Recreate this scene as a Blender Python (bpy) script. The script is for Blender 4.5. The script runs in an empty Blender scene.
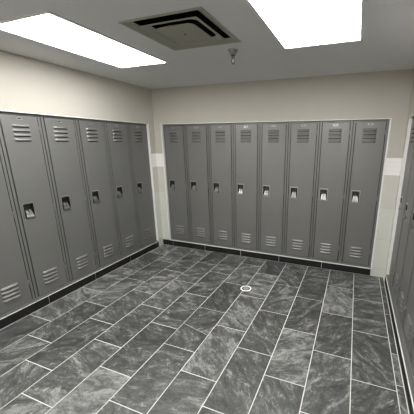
import bpy, bmesh, math, random
from mathutils import Vector, Matrix
C = bpy.context.scene.collection
S = bpy.context.scene
PI = math.pi
# ------------------------------------------------------------------ camera
yaw, pitch, roll = -0.3619, -0.2691, 0.0027
F = Vector((math.sin(yaw)*math.cos(pitch), math.cos(yaw)*math.cos(pitch), math.sin(pitch)))
R0 = Vector((math.cos(yaw), -math.sin(yaw), 0)); U0 = R0.cross(F)
R1 = R0*math.cos(roll) + U0*math.sin(roll); U1 = -R0*math.sin(roll) + U0*math.cos(roll)
cam = bpy.data.cameras.new('camera'); co = bpy.data.objects.new('camera', cam); C.objects.link(co)
m = Matrix((R1, U1, -F)).transposed().to_4x4(); m.translation = (2.9426, -3.6957, 1.6814)
co.matrix_world = m
cam.sensor_width = 36; cam.lens = 278.96*36/414
cam.shift_x = -40.95/414; cam.shift_y = 12.53/414
cam.clip_start = .01
S.camera = co
# ------------------------------------------------------------------ world, view, light levels
w = bpy.data.worlds.new('world'); S.world = w; w.use_nodes = True
w.node_tree.nodes['Background'].inputs[0].default_value = (0.02, 0.02, 0.02, 1)
w.node_tree.nodes['Background'].inputs[1].default_value = 1
S.view_settings.view_transform = 'Standard'; S.view_settings.look = 'None'
S.view_settings.gamma = 1; S.view_settings.use_curve_mapping = False
S.view_settings.exposure = 1.86
LAMP = 5.4               # emission of the lamp lenses
S.cycles.max_bounces = 12; S.cycles.diffuse_bounces = 8
# ------------------------------------------------------------------ dimensions
H = 2.4415               # ceiling
WX = 3.433               # right wall
YF = -5.2                # wall behind the camera
RZ0, RZ1 = 0.107, 1.943  # locker recess bottom and top
RD = .03                 # lockers set back by this much
ND = .36                 # niche depth
BW, BX0, NB = .3905, .138, 8
LW, LY0, NL = .3866, -.133, 7
BX1 = BX0 + BW*NB
LY1 = LY0 - LW*NL
# ------------------------------------------------------------------ materials
def mat(name, col=(.5,.5,.5), rough=.5, metal=0, emit=0, spec=.5):
    M = bpy.data.materials.new(name); M.use_nodes = True
    b = M.node_tree.nodes['Principled BSDF']
    b.inputs['Base Color'].default_value = (*col, 1); b.inputs['Roughness'].default_value = rough
    b.inputs['Metallic'].default_value = metal
    b.inputs['Specular IOR Level'].default_value = spec
    if emit:
        b.inputs['Emission Color'].default_value = (*col, 1); b.inputs['Emission Strength'].default_value = emit
    return M
def nd(M, t, **k):
    n = M.node_tree.nodes.new(t)
    for a, v in k.items(): setattr(n, a, v)
    return n
def lk(M, a, b): M.node_tree.links.new(a, b)
def mottle(M, c1, c2, scale=3, bump=.0, bscale=300, det=4):
    b = M.node_tree.nodes['Principled BSDF']
    tc = nd(M, 'ShaderNodeTexCoord'); n = nd(M, 'ShaderNodeTexNoise'); r = nd(M, 'ShaderNodeValToRGB')
    n.inputs['Scale'].default_value = scale; n.inputs['Detail'].default_value = det
    r.color_ramp.elements[0].position = .35; r.color_ramp.elements[1].position = .65
    r.color_ramp.elements[0].color = (*c1, 1); r.color_ramp.elements[1].color = (*c2, 1)
    lk(M, tc.outputs['Object'], n.inputs['Vector']); lk(M, n.outputs['Fac'], r.inputs['Fac']); lk(M, r.outputs['Color'], b.inputs['Base Color'])
    if bump:
        n2 = nd(M, 'ShaderNodeTexNoise'); n2.inputs['Scale'].default_value = bscale
        bp = nd(M, 'ShaderNodeBump'); bp.inputs['Strength'].default_value = bump; bp.inputs['Distance'].default_value = .002
        lk(M, tc.outputs['Object'], n2.inputs['Vector']); lk(M, n2.outputs['Fac'], bp.inputs['Height']); lk(M, bp.outputs['Normal'], b.inputs['Normal'])
    return M
m_lock = mottle(mat('locker_grey_enamel', rough=.43, metal=.35, spec=1.0), (.184,.182,.174), (.194,.192,.184), 2.5, .10, 420)
m_frame = mottle(mat('locker_frame_enamel', rough=.43, metal=.35, spec=1.0), (.172,.172,.163), (.182,.182,.173), 2.5, .08, 420)
m_slot = mat('vent_slot_shade', (.012,.012,.012), .8)
m_in = mat('locker_inside_shade', (.012,.012,.012), .8)
m_steel = mat('brushed_steel', (.50,.50,.48), .42, 1)
m_cup = mat('dull_steel', (.07,.07,.067), .4, .8)
m_plate = mat('nickel_plate', (.55,.55,.53), .3, .9)
m_ceil = mottle(mat('ceiling_paint', rough=.9), (.70,.70,.71), (.72,.72,.73), 1.5, .05, 200)
m_trim = mat('white_edge_trim', (.82,.82,.79), .35)
m_grout = mat('pale_grout', (.66,.66,.63), .85)
m_lamp = mat('lamp_lens', (1.0,1.0,.99), .5, 0, LAMP)
# prismatic lens: batwing distribution, a little more light sideways than straight down
b = m_lamp.node_tree.nodes['Principled BSDF']
gg = nd(m_lamp, 'ShaderNodeNewGeometry'); dp = nd(m_lamp, 'ShaderNodeVectorMath', operation='DOT_PRODUCT')
lk(m_lamp, gg.outputs['Incoming'], dp.inputs[0]); lk(m_lamp, gg.outputs['Normal'], dp.inputs[1])
mg = nd(m_lamp, 'ShaderNodeMapRange', interpolation_type='SMOOTHSTEP'); lk(m_lamp, dp.outputs['Value'], mg.inputs[0])
mg.inputs[1].default_value = .05; mg.inputs[2].default_value = .75; mg.inputs[3].default_value = LAMP*.94; mg.inputs[4].default_value = LAMP*.86
lk(m_lamp, mg.outputs[0], b.inputs['Emission Strength'])
m_lframe = mat('lamp_frame_white', (.72,.72,.72), .4)
m_diff = mat('diffuser_olive_enamel', (.33,.325,.265), .5)
m_dark = mat('duct_black', (.01,.01,.01), .9)
m_chrome = mat('chrome', (.38,.38,.36), .22, 1)
m_plain = mottle(mat('beige_wall_paint', rough=.85), (.60,.565,.50), (.62,.585,.515), 1.2)
def wall_material(name, axis):
    M = mat(name, rough=.6); b = M.node_tree.nodes['Principled BSDF']
    g = nd(M, 'ShaderNodeNewGeometry'); s = nd(M, 'ShaderNodeSeparateXYZ'); lk(M, g.outputs['Position'], s.inputs[0])
    z = s.outputs['Z']
    def mth(op, a, bb=None, cc=None):
        n = nd(M, 'ShaderNodeMath', operation=op)
        for i, v in enumerate((a, bb, cc)):
            if v is None: continue
            if isinstance(v, (int, float)): n.inputs[i].default_value = v
            else: lk(M, v, n.inputs[i])
        return n.outputs[0]
    def mix(f, a, c):
        n = nd(M, 'ShaderNodeMix', data_type='RGBA'); lk(M, f, n.inputs[0])
        for i, v in ((6, a), (7, c)):
            if isinstance(v, tuple): n.inputs[i].default_value = (*v, 1)
            else: lk(M, v, n.inputs[i])
        return n.outputs[2]
    above = lambda h: mth('GREATER_THAN', z, h)
    no = nd(M, 'ShaderNodeTexNoise'); no.inputs['Scale'].default_value = 5; lk(M, g.outputs['Position'], no.inputs['Vector'])
    low = mix(no.outputs['Fac'], (.58,.59,.53), (.64,.645,.585))
    mid = mix(no.outputs['Fac'], (.56,.54,.49), (.62,.595,.545))
    pnt = mix(no.outputs['Fac'], (.50,.475,.42), (.525,.50,.44))
    c = mix(above(.912), low, mid)
    # mosaic strip: fine horizontal rows
    row = mth('PINGPONG', mth('SUBTRACT', z, 1.31), .0256)
    line = mth('LESS_THAN', row, .002)
    acc = mix(line, (.86,.82,.81), (.76,.72,.71))
    c = mix(above(1.31), c, acc)
    j = None
    for h in (.112, .512, .912, 1.31, 1.515):
        q = mth('LESS_THAN', mth('ABSOLUTE', mth('SUBTRACT', z, h)), .0022)
        j = q if j is None else mth('MAXIMUM', j, q)
    c = mix(j, c, (.50,.49,.45))
    c = mix(above(1.5175), c, pnt)
    lk(M, c, b.inputs['Base Color'])
    rr = nd(M, 'ShaderNodeMapRange'); lk(M, above(1.515), rr.inputs[0]); rr.inputs[3].default_value = .35; rr.inputs[4].default_value = .85
    lk(M, rr.outputs[0], b.inputs['Roughness'])
    bp = nd(M, 'ShaderNodeBump'); bp.inputs['Strength'].default_value = .5; bp.inputs['Distance'].default_value = .002; bp.invert = True
    lk(M, j, bp.inputs['Height']); lk(M, bp.outputs[0], b.inputs['Normal'])
    return M
m_wall = wall_material('painted_and_tiled_wall', 0)
def slate(name, dark, midc, light, rough=.42, vein=.16):
    M = mat(name, rough=rough); b = M.node_tree.nodes['Principled BSDF']
    g = nd(M, 'ShaderNodeNewGeometry')
    cmb = nd(M, 'ShaderNodeVectorMath', operation='SCALE'); cmb.inputs[0].default_value = (37.0, 91.0, 53.0)
    lk(M, g.outputs['Random Per Island'], cmb.inputs['Scale'])
    add = nd(M, 'ShaderNodeVectorMath', operation='ADD'); lk(M, g.outputs['Position'], add.inputs[0]); lk(M, cmb.outputs[0], add.inputs[1])
    rot = nd(M, 'ShaderNodeVectorRotate', rotation_type='Z_AXIS'); lk(M, add.outputs[0], rot.inputs['Vector'])
    mr = nd(M, 'ShaderNodeMath', operation='MULTIPLY'); lk(M, g.outputs['Random Per Island'], mr.inputs[0]); mr.inputs[1].default_value = 40
    ms = nd(M, 'ShaderNodeMath', operation='SINE'); lk(M, mr.outputs[0], ms.inputs[0]); lk(M, ms.outputs[0], rot.inputs['Angle'])
    mp = nd(M, 'ShaderNodeMapping'); mp.inputs['Scale'].default_value = (1, 2.1, 1); lk(M, rot.outputs[0], mp.inputs['Vector'])
    def noise(sc, det, rg, dist, vec):
        n = nd(M, 'ShaderNodeTexNoise'); n.inputs['Scale'].default_value = sc; n.inputs['Detail'].default_value = det
        n.inputs['Roughness'].default_value = rg; n.inputs['Distortion'].default_value = dist; lk(M, vec, n.inputs['Vector']); return n.outputs['Fac']
    cloud = noise(4.4, 10, .68, .9, mp.outputs[0])
    fine = noise(30, 8, .75, 1.0, mp.outputs[0])
    vn = noise(2.6, 6, .6, 2.2, mp.outputs[0])
    r = nd(M, 'ShaderNodeValToRGB'); e = r.color_ramp.elements
    e[0].position = .39; e[0].color = (*dark, 1); e[1].position = .63; e[1].color = (*light, 1)
    k = e.new(.51); k.color = (*midc, 1)
    mx = nd(M, 'ShaderNodeMath', operation='MULTIPLY_ADD'); lk(M, fine, mx.inputs[0]); mx.inputs[1].default_value = .42
    s2 = nd(M, 'ShaderNodeMath', operation='MULTIPLY'); lk(M, cloud, s2.inputs[0]); s2.inputs[1].default_value = .58; lk(M, s2.outputs[0], mx.inputs[2])
    # whole-tile tone differences
    rn = nd(M, 'ShaderNodeMath', operation='MULTIPLY'); lk(M, g.outputs['Random Per Island'], rn.inputs[0]); rn.inputs[1].default_value = 917.3
    fr = nd(M, 'ShaderNodeMath', operation='FRACT'); lk(M, rn.outputs[0], fr.inputs[0])
    tn = nd(M, 'ShaderNodeMath', operation='MULTIPLY_ADD'); lk(M, fr.outputs[0], tn.inputs[0]); tn.inputs[1].default_value = .10; tn.inputs[2].default_value = -.05
    ad = nd(M, 'ShaderNodeMath', operation='ADD'); lk(M, mx.outputs[0], ad.inputs[0]); lk(M, tn.outputs[0], ad.inputs[1])
    lk(M, ad.outputs[0], r.inputs['Fac'])
    # thin pale veins
    v1 = nd(M, 'ShaderNodeMath', operation='SUBTRACT'); lk(M, vn, v1.inputs[0]); v1.inputs[1].default_value = .5
    v2 = nd(M, 'ShaderNodeMath', operation='ABSOLUTE'); lk(M, v1.outputs[0], v2.inputs[0])
    v3 = nd(M, 'ShaderNodeMapRange'); lk(M, v2.outputs[0], v3.inputs[0]); v3.inputs[1].default_value = 0; v3.inputs[2].default_value = .013; v3.inputs[3].default_value = .75; v3.inputs[4].default_value = 0
    gate = nd(M, 'ShaderNodeMapRange'); lk(M, cloud, gate.inputs[0]); gate.inputs[1].default_value = .48; gate.inputs[2].default_value = .6
    vm = nd(M, 'ShaderNodeMath', operation='MULTIPLY'); lk(M, v3.outputs[0], vm.inputs[0]); lk(M, gate.outputs[0], vm.inputs[1])
    mc = nd(M, 'ShaderNodeMix', data_type='RGBA'); lk(M, vm.outputs[0], mc.inputs[0]); lk(M, r.outputs[0], mc.inputs[6]); mc.inputs[7].default_value = (vein, vein, vein*.97, 1)
    lk(M, mc.outputs[2], b.inputs['Base Color'])
    bp = nd(M, 'ShaderNodeBump'); bp.inputs['Strength'].default_value = .35; bp.inputs['Distance'].default_value = .004
    lk(M, mx.outputs[0], bp.inputs['Height']); lk(M, bp.outputs[0], b.inputs['Normal'])
    return M
m_slate = slate('slate_floor_tile', (.036,.038,.036), (.088,.091,.087), (.265,.268,.258), vein=.42)
m_base = slate('black_slate_base_tile', (.003,.003,.003), (.005,.005,.005), (.012,.012,.012), .6, vein=.02)
# ------------------------------------------------------------------ mesh helpers
def box(bm, x0, x1, y0, y1, z0, z1, mi=0):
    v = [bm.verts.new(p) for p in ((x0,y0,z0),(x1,y0,z0),(x1,y1,z0),(x0,y1,z0),(x0,y0,z1),(x1,y0,z1),(x1,y1,z1),(x0,y1,z1))]
    for q in ((0,3,2,1),(4,5,6,7),(0,1,5,4),(1,2,6,5),(2,3,7,6),(3,0,4,7)):
        f = bm.faces.new([v[i] for i in q]); f.material_index = mi
def quad(bm, pts, mi=0):
    f = bm.faces.new([bm.verts.new(p) for p in pts]); f.material_index = mi
def ring_lathe(bm, prof, n=32, mi=0, cap=True):
    rows = []
    for r, z in prof:
        rows.append([bm.verts.new((r*math.cos(2*PI*i/n), r*math.sin(2*PI*i/n), z)) for i in range(n)])
    for a, b in zip(rows, rows[1:]):
        for i in range(n):
            f = bm.faces.new((a[i], a[(i+1)%n], b[(i+1)%n], b[i])); f.material_index = mi; f.smooth = True
    if cap:
        bm.faces.new(rows[0][::-1]).material_index = mi; bm.faces.new(rows[-1]).material_index = mi
def obj(name, bm, mats, parent=None, bevel=0, recalc=True):
    if recalc: bmesh.ops.recalc_face_normals(bm, faces=bm.faces)
    me = bpy.data.meshes.new(name); bm.to_mesh(me); bm.free()
    for q in (mats if isinstance(mats, (list, tuple)) else [mats]): me.materials.append(q)
    o = bpy.data.objects.new(name, me); C.objects.link(o); o.parent = parent
    if bevel:
        b = o.modifiers.new('bevel', 'BEVEL'); b.width = bevel; b.segments = 2; b.limit_method = 'ANGLE'
    return o
def struct(name, bm, mats, **k):
    o = obj(name, bm, mats, **k); o['kind'] = 'structure'; return o
def thing(name, label, cat, loc=(0,0,0), rz=0, group=None):
    o = bpy.data.objects.new(name, None); C.objects.link(o); o.empty_display_size = .1
    o.location = loc; o.rotation_euler = (0, 0, rz); o['label'] = label; o['category'] = cat
    if group: o['group'] = group
    return o
# ------------------------------------------------------------------ walls (thick, with a niche for each bank of lockers)
bm = bmesh.new()
T = ND
box(bm, -.0, BX0, 0, T, 0, H); box(bm, BX1, WX, 0, T, 0, H)
box(bm, BX0, BX1, 0, T, RZ1, H); box(bm, BX0, BX1, 0, T, 0, RZ0); box(bm, BX0, BX1, T-.02, T, RZ0, RZ1)
struct('wall_back', bm, m_wall)
for nm, s, x in (('wall_left', -1, 0), ('wall_right', 1, WX)):
    bm = bmesh.new()
    a, b = sorted((x, x+s*T)); d0, d1 = sorted((x+s*(T-.02), x+s*T))
    box(bm, a, b, LY0, 0, 0, H); box(bm, a, b, YF, LY1, 0, H)
    box(bm, a, b, LY1, LY0, RZ1, H); box(bm, a, b, LY1, LY0, 0, RZ0); box(bm, d0, d1, LY1, LY0, RZ0, RZ1)
    struct(nm, bm, m_wall)
bm = bmesh.new(); box(bm, 0, WX, YF-.1, YF, 0, H); struct('wall_front', bm, m_plain)
# white edge trim lining every niche opening
def trim(name, M4, w, bh):
    bm = bmesh.new(); t, lip, pr = .003, .013, .0025
    for (x0, x1, z0, z1) in ((-lip, t, RZ0-.004, RZ1+lip), (w-t, w+lip, RZ0-.004, RZ1+lip)):
        box(bm, x0, x1, -pr, .0, z0, z1)
    box(bm, t, w-t, -pr, 0, RZ1, RZ1+.009); box(bm, t, w-t, -.0105, 0, RZ0-.0125, RZ0-.0125+bh)
    box(bm, 0, t, 0, RD-.0015, RZ0+t, RZ1); box(bm, w-t, w, 0, RD-.0015, RZ0+t, RZ1)
    box(bm, t, w-t, -.004, RD-.0015, RZ0-.0125+bh, RZ0+t, 1)
    bmesh.ops.transform(bm, matrix=M4, verts=bm.verts)
    struct(name, bm, [m_trim, m_frame])
MB = Matrix.Translation((BX0, 0, 0))
ML = Matrix.Translation((0, LY1, 0)) @ Matrix.Rotation(PI/2, 4, 'Z')
MR = Matrix.Translation((WX, LY0, 0)) @ Matrix.Rotation(-PI/2, 4, 'Z')
trim('trim_1', MB, BX1-BX0, .011); trim('trim_2', ML, LW*NL, .004); trim('trim_3', MR, LW*NL, .008)
# ------------------------------------------------------------------ floor of slate tiles on pale grout
random.seed(4)
g0, tp, cw, gr = 3.3689, .5945, .305, .0018
phase = [0, .338, .675, .013, .36, .70, .04, .405, .765, .115, .47, .80]
bm = bmesh.new()
def tile(x0, x1, y0, y1, z=0.0):
    x0 = max(x0, 0); x1 = min(x1, WX); y0 = max(y0, YF); y1 = min(y1, 0)
    if x1-x0 < .006 or y1-y0 < .006: return
    x0 += gr; x1 -= gr; y0 += gr; y1 -= gr; e = .0016
    lo = [bm.verts.new(p) for p in ((x0,y0,-.004),(x1,y0,-.004),(x1,y1,-.004),(x0,y1,-.004))]
    hi = [bm.verts.new(p) for p in ((x0+e,y0+e,0),(x1-e,y0+e,0),(x1-e,y1-e,0),(x0+e,y1-e,0))]
    bm.faces.new(hi)
    for i in range(4): bm.faces.new((lo[i], lo[(i+1)%4], hi[(i+1)%4], hi[i]))
def skew(x0, x1, y0, y1, yl, yr):
    for q in (((x0+gr,y0+gr),(x1-gr,y0+gr),(x1-gr,yr-gr),(x0+gr,yl-gr)), ((x0+gr,yl+gr),(x1-gr,yr+gr),(x1-gr,y1-gr),(x0+gr,y1-gr))):
        lo = [bm.verts.new((*p, -.004)) for p in q]; hi = [bm.verts.new((*p, 0)) for p in q]; bm.faces.new(hi)
        for i in range(4): bm.faces.new((lo[i], lo[(i+1)%4], hi[(i+1)%4], hi[i]))
for k in range(0, 12):
    xr = g0 - k*cw; xl = xr - cw
    y = -.668 + phase[k]*tp + 2*tp
    while y > YF:
        if k == 5 and abs(y-tp+2.036) < .08:      # one tile of this row is cut by a slanted joint
            skew(xl, xr, y-tp, y, -1.737, -1.808)
        else: tile(xl, xr, y-tp, y)
        y -= tp
ys = [0, -.275, -.872, -1.463, -1.80, -2.40, -3.0, -3.6, -4.2, -4.8, YF]
for a, b in zip(ys, ys[1:]): tile(g0, WX-.013, b, a)
box(bm, 0, WX, YF, 0, -.06, -.0012, 1)
struct('floor', bm, [m_slate, m_grout])
# ------------------------------------------------------------------ base tiles below the lockers
def base(name, M4, cuts, h=RZ0-.0125):
    bm = bmesh.new()
    for a, b in zip(cuts, cuts[1:]):
        box(bm, a+.0022, b-.0022, -.010, 0, .004, h)
    box(bm, cuts[0], cuts[-1], -.0075, 0, 0, h, 1)
    bmesh.ops.transform(bm, matrix=M4, verts=bm.verts)
    struct(name, bm, [m_base, m_grout])
base('baseboard_back', Matrix(), [0, .2, .81, 1.428, 2.03, 2.637, BX1])
L = lambda y: y - LY1
base('baseboard_left', ML, [0, L(-2.56), L(-1.966), L(-1.376), L(-.774), L(-.18), L(LY0)])
Rr = lambda y: LY0 - y
base('baseboard_right', MR, [0, Rr(-.55), Rr(-1.15), Rr(-1.74), Rr(-2.34), LW*NL])
# ------------------------------------------------------------------ ceiling with openings for lamps and diffuser
lamps = [(.525, 1.132, -2.312, -1.108), (2.282, 2.91, -2.312, -1.12)]
vx0, vx1, vy0, vy1 = 1.425, 1.995, -2.0, -1.44
holes = [(a+.02, b-.02, c+.02, d-.02) for a, b, c, d in lamps + [(.525, 1.132, -4.22, -3.016), (2.282, 2.91, -4.22, -3.016)]] + [(vx0, vx1, vy0, vy1)]
xs = sorted({-.0, WX, *[h[0] for h in holes], *[h[1] for h in holes]})
yy = sorted({YF, 0, *[h[2] for h in holes], *[h[3] for h in holes]})
bm = bmesh.new()
for a, b in zip(xs, xs[1:]):
    for c, d in zip(yy, yy[1:]):
        mx, my = (a+b)/2, (c+d)/2
        if any(h[0] < mx < h[1] and h[2] < my < h[3] for h in holes): continue
        box(bm, a, b, c, d, H, H+.012)
bmesh.ops.remove_doubles(bm, verts=bm.verts, dist=1e-5)
struct('ceiling', bm, m_ceil)
# ------------------------------------------------------------------ lamps
def lamp(x0, x1, y0, y1, label):
    cx, cy = (x0+x1)/2, (y0+y1)/2; w, d = (x1-x0)/2, (y1-y0)/2; f = .024
    t = thing('ceiling_light', label, 'light', (cx, cy, H-.007))
    bm = bmesh.new()
    box(bm, -w, w, -d, -d+f, 0, .007); box(bm, -w, w, d-f, d, 0, .007)
    box(bm, -w, -w+f, -d+f, d-f, 0, .007); box(bm, w-f, w, -d+f, d-f, 0, .007)
    # housing above the ceiling
    for a in ((-w+.022, -w+.025, -d+.022, d-.022), (w-.025, w-.022, -d+.022, d-.022), (-w+.025, w-.025, -d+.022, -d+.025), (-w+.025, w-.025, d-.025, d-.022)):
        box(bm, *a, .007, .09)
    box(bm, -w+.022, w-.022, -d+.022, d-.022, .09, .093)
    obj('frame', bm, m_lframe, t)
    bm = bmesh.new(); box(bm, -w+f, w-f, -d+f, d-f, .002, .006); obj('diffuser', bm, m_lamp, t)['label'] = 'glowing white lens panel'
    return t
lamp(*lamps[0], 'long glowing rectangular ceiling light panel above the left lockers')
for x0, x1, sd in ((.525, 1.132, 'left'), (2.282, 2.91, 'right')):  # unseen fill panels, added to brighten the back wall
    lamp(x0, x1, -4.22, -3.016, 'added unseen ceiling fill light panel overhead near the camera, on the %s side' % sd)
lamp(*lamps[1], 'large glowing ceiling light panel cut by the top edge, right of the air diffuser')
# ------------------------------------------------------------------ air diffuser
vc = ((1.40+2.018)/2, (-2.024-1.418)/2)
t = thing('air_diffuser', 'square grey-olive ceiling air diffuser with nested rings between the two ceiling lights', 'air vent', (*vc, H-.006))
def sq_ring(bm, prof, mi=0):
    rows = []
    for q in prof:
        h, z, r = q if len(q) == 3 else (*q, .0004)
        pts = []
        for i, (sx, sy) in enumerate(((-1,-1),(1,-1),(1,1),(-1,1))):
            for k in range(7):
                an = PI + i*PI/2 + k*PI/12
                pts.append(bm.verts.new((sx*(h-r)+r*math.cos(an), sy*(h-r)+r*math.sin(an), z)))
        rows.append(pts)
    n = len(rows[0])
    for a, b in zip(rows, rows[1:]):
        for i in range(n): bm.faces.new((a[i], a[(i+1)%n], b[(i+1)%n], b[i])).material_index = mi
    return rows
bm = bmesh.new(); sq_ring(bm, [(.309,.006),(.309,.003),(.306,0),(.290,0),(.286,.002),(.248,.020),(.248,.022),(.284,.0065),(.288,.006)])
obj('outer_frame', bm, m_diff, t, recalc=False)
bm = bmesh.new(); sq_ring(bm, [(.226,-.003,.012),(.224,-.005,.012),(.205,-.004,.05),(.176,.016,.05),(.176,.018,.05),(.205,-.001,.05),(.222,-.001,.012),(.226,-.003,.012)])
obj('deflector_ring', bm, m_diff, t, recalc=False)
bm = bmesh.new(); rows = sq_ring(bm, [(.10,.022,.03),(.103,.022,.03),(.145,.001,.035),(.151,-.002,.04),(.150,-.005,.04),(.145,-.006,.038)])
bm.faces.new(rows[-1]); cp = obj('centre_plate', bm, m_diff, t, recalc=False)
bm = bmesh.new(); ring_lathe(bm, [(.000001,-.0085),(.006,-.0085),(.009,-.006),(.009,-.004)], 16, cap=False); obj('screw', bm, m_cup, cp)
bm = bmesh.new(); h, a, b = .2835, 0, .25
box(bm, -h, h, -h, h, b, b+.003)
for q in ((-h,-h+.003,-h,h),(h-.003,h,-h,h),(-h+.003,h-.003,-h,-h+.003),(-h+.003,h-.003,h-.003,h)): box(bm, *q, a+.007, b)
obj('duct_box', bm, m_dark, t)
# ------------------------------------------------------------------ sprinkler
t = thing('fire_sprinkler', 'small chrome pendent fire sprinkler hanging from the ceiling beside the air diffuser', 'sprinkler', (1.873, -1.241, H))
bm = bmesh.new(); ring_lathe(bm, [(.044,0),(.045,-.003),(.040,-.007),(.034,-.022),(.022,-.040),(.018,-.044),(.0165,-.040),(.012,-.010)], 32, cap=False); obj('escutcheon', bm, m_chrome, t)
bm = bmesh.new(); ring_lathe(bm, [(.011,0),(.011,-.048),(.017,-.050),(.017,-.060),(.009,-.064),(.008,-.070)], 6); obj('threaded_body', bm, m_chrome, t)
bm = bmesh.new()
for s in (-1, 1):
    pts = [(.009*s,-.062),(.015*s,-.074),(.015*s,-.090),(.004*s,-.103)]
    for (xa, za), (xb, zb) in zip(pts, pts[1:]):
        d = Vector((xb-xa, 0, zb-za)).normalized(); n = Vector((-d.z, 0, d.x))*.002
        vs = []
        for X, Z in ((xa, za), (xb, zb)):
            for sy in (-.003, .003):
                for k in (-1, 1): vs.append(bm.verts.new((X+k*n.x, sy, Z+k*n.z)))
        for q in ((0,1,3,2),(4,6,7,5),(0,4,5,1),(2,3,7,6),(0,2,6,4),(1,5,7,3)): bm.faces.new([vs[i] for i in q])
obj('yoke', bm, m_chrome, t)
bm = bmesh.new(); ring_lathe(bm, [(.001,-.070),(.0035,-.074),(.0035,-.096),(.001,-.100)], 12); obj('glass_bulb', bm, mat('bulb_glass', (.85,.85,.82), .1), t)
bm = bmesh.new(); n = 16; top = []; bot = []
ring_lathe(bm, [(.004,-.101),(.016,-.103),(.018,-.106),(.016,-.107),(.004,-.106)], 24); obj('deflector', bm, m_chrome, t)
# ------------------------------------------------------------------ floor drain
t = thing('floor_drain', 'round steel floor drain set in the slate floor tiles', 'drain', (1.861, -.902, 0))
bm = bmesh.new(); ring_lathe(bm, [(.066,0),(.066,.002),(.063,.0035),(.050,.0035),(.047,.001),(.047,.0002)], 40, cap=False); obj('rim', bm, m_trim, t)
bm = bmesh.new(); ring_lathe(bm, [(.048,.0004),(.0001,.0004)], 40, cap=False); obj('well', bm, m_dark, t)
bm = bmesh.new(); ring_lathe(bm, [(.034,.0008),(.034,.0026),(.032,.003),(.0001,.003)], 32, cap=False)
for i in range(8):
    a = i*PI/4; c, s = math.cos(a), math.sin(a)
    vs = [bm.verts.new((r*c - k*s, r*s + k*c, .0024)) for r, k in ((.030,-.003),(.049,-.003),(.049,.003),(.030,.003))]; bm.faces.new(vs)
gt = obj('grate', bm, m_steel, t)
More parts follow.
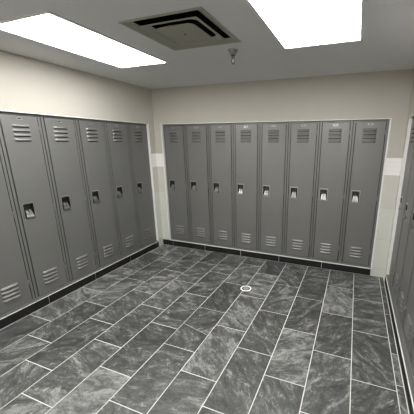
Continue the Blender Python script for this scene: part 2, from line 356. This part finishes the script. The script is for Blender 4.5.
# ------------------------------------------------------------------ lockers
DF = -.004    # door face stands this far in front of the frame
def make_locker(W, label, group):
    t = thing('locker', label, 'locker', group=group)
    z0, z1 = RZ0+.0035, RZ1-.0035
    zd0, zd1 = z0+.018, z1-.020
    a, b = .0035, W-.0035; s = .0235; D = ND-.02-RD-.004
    bm = bmesh.new()
    box(bm, a, a+s, 0, .006, z0, z1); box(bm, b-s, b, 0, .006, z0, z1)
    box(bm, a+s, b-s, 0, .006, z1-.016, z1); box(bm, a+s, b-s, 0, .006, z0, z0+.014)
    box(bm, a, a+.002, .006, D, z0, z1, 1); box(bm, b-.002, b, .006, D, z0, z1, 1)
    box(bm, a+.002, b-.002, D-.002, D, z0, z1, 1); box(bm, a+.002, b-.002, .006, D-.002, z1-.002, z1, 1); box(bm, a+.002, b-.002, .006, D-.002, z0, z0+.002, 1)
    obj('frame', bm, [m_frame, m_in], t)
    # (inside panels coloured black to paint shade into the door gaps)
    x0, x1 = a+s+.008, b-s-.008
    hx0, hx1, hz0, hz1 = .061, .157, .952, 1.100
    bm = bmesh.new()
    gx = [x0, hx0, hx1, x1]; gz = [zd0, hz0, hz1, zd1]
    V = {}
    for y in (DF, DF+.014):
        for i, x in enumerate(gx):
            for j, z in enumerate(gz): V[(y, i, j)] = bm.verts.new((x, y, z))
    f0, f1 = DF, DF+.014
    for i in range(3):
        for j in range(3):
            if (i, j) == (1, 1): continue
            bm.faces.new((V[f0,i,j], V[f0,i+1,j], V[f0,i+1,j+1], V[f0,i,j+1]))
            bm.faces.new((V[f1,i,j], V[f1,i,j+1], V[f1,i+1,j+1], V[f1,i+1,j]))
    for i in range(3):
        for j in (0, 3):
            q = (V[f0,i,j], V[f1,i,j], V[f1,i+1,j], V[f0,i+1,j]); bm.faces.new(q if j == 0 else q[::-1])
            q = (V[f0,j,i], V[f0,j,i+1], V[f1,j,i+1], V[f1,j,i]); bm.faces.new(q if j == 0 else q[::-1])
    for p, q in (((1,1),(2,1)), ((2,1),(2,2)), ((2,2),(1,2)), ((1,2),(1,1))):
        bm.faces.new((V[(f0,)+p], V[(f0,)+q], V[(f1,)+q], V[(f1,)+p]))
    bmesh.ops.recalc_face_normals(bm, faces=bm.faces)
    # louvres: pressed-out hoods, undersides and slits painted black as shade
    cx = (x0+x1)/2 - .004
    for zc in (1.829, 1.787, 1.745, 1.703, .347, .307, .267, .227):
        hw, hu, hd, pr = .075, .016, .0095, .016
        n = 10
        prof = [(DF+.0002, zc+hu), (DF-pr*.45, zc+hu-.004), (DF-pr*.85, zc+.001), (DF-pr, zc-hd+.003), (DF-pr*.9, zc-hd)]
        rows = []
        for i in range(n+1):
            u = -1+2*i/n; taper = max(.0, 1-max(0, (abs(u)-.86)/.14)**2)
            rows.append([bm.verts.new((cx+hw*u, DF+(y-DF)*taper-.0001, z)) for y, z in prof])
        for r1, r2 in zip(rows, rows[1:]):
            for k in range(len(prof)-1):
                f = bm.faces.new((r1[k+1], r2[k+1], r2[k], r1[k])); f.smooth = True
        for r1, r2 in zip(rows, rows[1:]):
            v = [r1[-1], r2[-1], bm.verts.new((r2[-1].co.x, DF-.0002, zc-hd)), bm.verts.new((r1[-1].co.x, DF-.0002, zc-hd))]
            bm.faces.new(v[::-1]).material_index = 1
        quad(bm, [(cx-hw*.97, DF-.0004, zc-hd-.0075), (cx+hw*.97, DF-.0004, zc-hd-.0075), (cx+hw*.97, DF-.0004, zc-hd), (cx-hw*.97, DF-.0004, zc-hd)], 1)
    door = obj('door', bm, [m_lock, m_slot], t, recalc=False)
    # recessed cup
    bm = bmesh.new(); y0, yb = DF-.0035, DF+.030
    o = (hx0-.005, hx1+.005, hz0-.005, hz1+.011); i1 = (hx0+.003, hx1-.003, hz0+.003, hz1-.004); i2 = (hx0+.008, hx1-.008, hz0+.012, hz1-.008)
    def loop(r, y): return [bm.verts.new(p) for p in ((r[0],y,r[2]),(r[1],y,r[2]),(r[1],y,r[3]),(r[0],y,r[3]))]
    ls = [loop(o, DF-.0002), loop((o[0]+.001,o[1]-.001,o[2]+.001,o[3]-.001), y0), loop(i1, y0), loop(i2, yb)]
    for p, q in zip(ls, ls[1:]):
        for k in range(4): bm.faces.new((p[k], p[(k+1)%4], q[(k+1)%4], q[k]))
    bm.faces.new(ls[-1])
    for f in bm.faces:
        if f.calc_center_median().y > y0+.002: f.material_index = 1
    obj('recessed_cup', bm, [m_plate, m_cup], door)['label'] = 'dull metal recessed handle cup'
    # lift latch: a plate that leans out of the cup, with a pulled lip and a padlock hasp
    bm = bmesh.new(); cxh = (hx0+hx1)/2
    prof = [(DF+.026, 1.035, .022), (DF+.012, 1.030, .026), (DF+.002, 1.005, .030), (DF-.005, .985, .033), (DF-.013, .972, .036), (DF-.016, .962, .036), (DF-.010, .958, .034), (DF+.004, .964, .032)]
    L_, R_ = [], []
    for y, z, h in prof: L_.append(bm.verts.new((cxh-h, y, z))); R_.append(bm.verts.new((cxh+h, y, z)))
    for k in range(len(prof)-1): bm.faces.new((L_[k+1], R_[k+1], R_[k], L_[k]))
    bmesh.ops.solidify(bm, geom=bm.faces[:], thickness=.0015)
    box(bm, cxh-.004, cxh+.004, DF-.010, DF+.012, 1.006, 1.040)
    obj('lift_latch', bm, m_steel, door, bevel=.0006)['label'] = 'bright steel lift latch'
    # number plate: pressed oval with a darker inset
    bm = bmesh.new(); zc = 1.892; pw, ph = .030, .0105
    def oval(w, h, y, n=20):
        r = []
        for k in range(n):
            an = 2*PI*k/n; c, s_ = math.cos(an), math.sin(an)
            r.append(bm.verts.new((cx+w*math.copysign(abs(c)**.6, c), y, zc+h*math.copysign(abs(s_)**.6, s_))))
        return r
    a0, a1, a2, a3 = oval(pw, ph, DF-.0001), oval(pw*.97, ph*.93, DF-.003), oval(pw*.72, ph*.55, DF-.0026), oval(pw*.68, ph*.48, DF-.0016)
    for p, q in ((a0, a1), (a1, a2), (a2, a3)):
        for k in range(20): bm.faces.new((p[k], p[(k+1)%20], q[(k+1)%20], q[k]))
    f = bm.faces.new(a3); f.material_index = 1
    obj('number_plate', bm, [m_plate, m_cup], door)['label'] = 'small oval metal plate'
    for zc in (.31, 1.02, 1.80):
        bm = bmesh.new(); ring_lathe(bm, [(.0048,-.030),(.0048,.030)], 10)
        bmesh.ops.translate(bm, verts=bm.verts, vec=(x1+.0030, DF+.001, zc)); obj('hinge', bm, m_frame, door)
    return t
def dup(root, loc, rz, label):
    r = root.copy(); C.objects.link(r); r.location = loc; r.rotation_euler = (0, 0, rz); r['label'] = label
    for ch in list(root.children):
        c = ch.copy(); C.objects.link(c); c.parent = r
        for g in list(ch.children):
            d = g.copy(); C.objects.link(d); d.parent = c
    return r
on = ['first', 'second', 'third', 'fourth', 'fifth', 'sixth', 'seventh', 'eighth']
bk = ['tall grey metal locker at the left end of the back wall bank'] + \
     ['tall grey metal locker, %s from the left in the back wall bank' % on[i] for i in range(1, 7)] + \
     ['tall grey metal locker at the right end of the back wall bank']
first = None
for i in range(NB):
    loc, rz = (BX0+BW*i, RD, 0), 0
    if first is None:
        first = make_locker(BW, bk[i], 'lockers on the back wall'); first.location = loc
    else: dup(first, loc, rz, bk[i])
# left wall, from the camera side towards the corner
lf = None
for i in range(NL):
    k = NL-1-i    # 0 = next to the corner
    lab = 'tall grey metal locker on the left wall, beside the white corner strip' if k == 0 else 'tall grey metal locker on the left wall, %s from the far corner' % on[k]
    loc = (-RD, LY1+LW*i, 0)
    if lf is None:
        lf = make_locker(LW, lab, 'lockers on the left wall'); lf.location = loc; lf.rotation_euler = (0, 0, PI/2)
    else: dup(lf, loc, PI/2, lab)
for i in range(NL):
    lab = 'tall grey metal locker on the right wall, beside the white corner strip' if i == 0 else 'tall grey metal locker on the right wall, %s from the far corner' % on[i]
    r = dup(lf, (WX+RD, LY0-LW*i, 0), -PI/2, lab); r['group'] = 'lockers on the right wall'
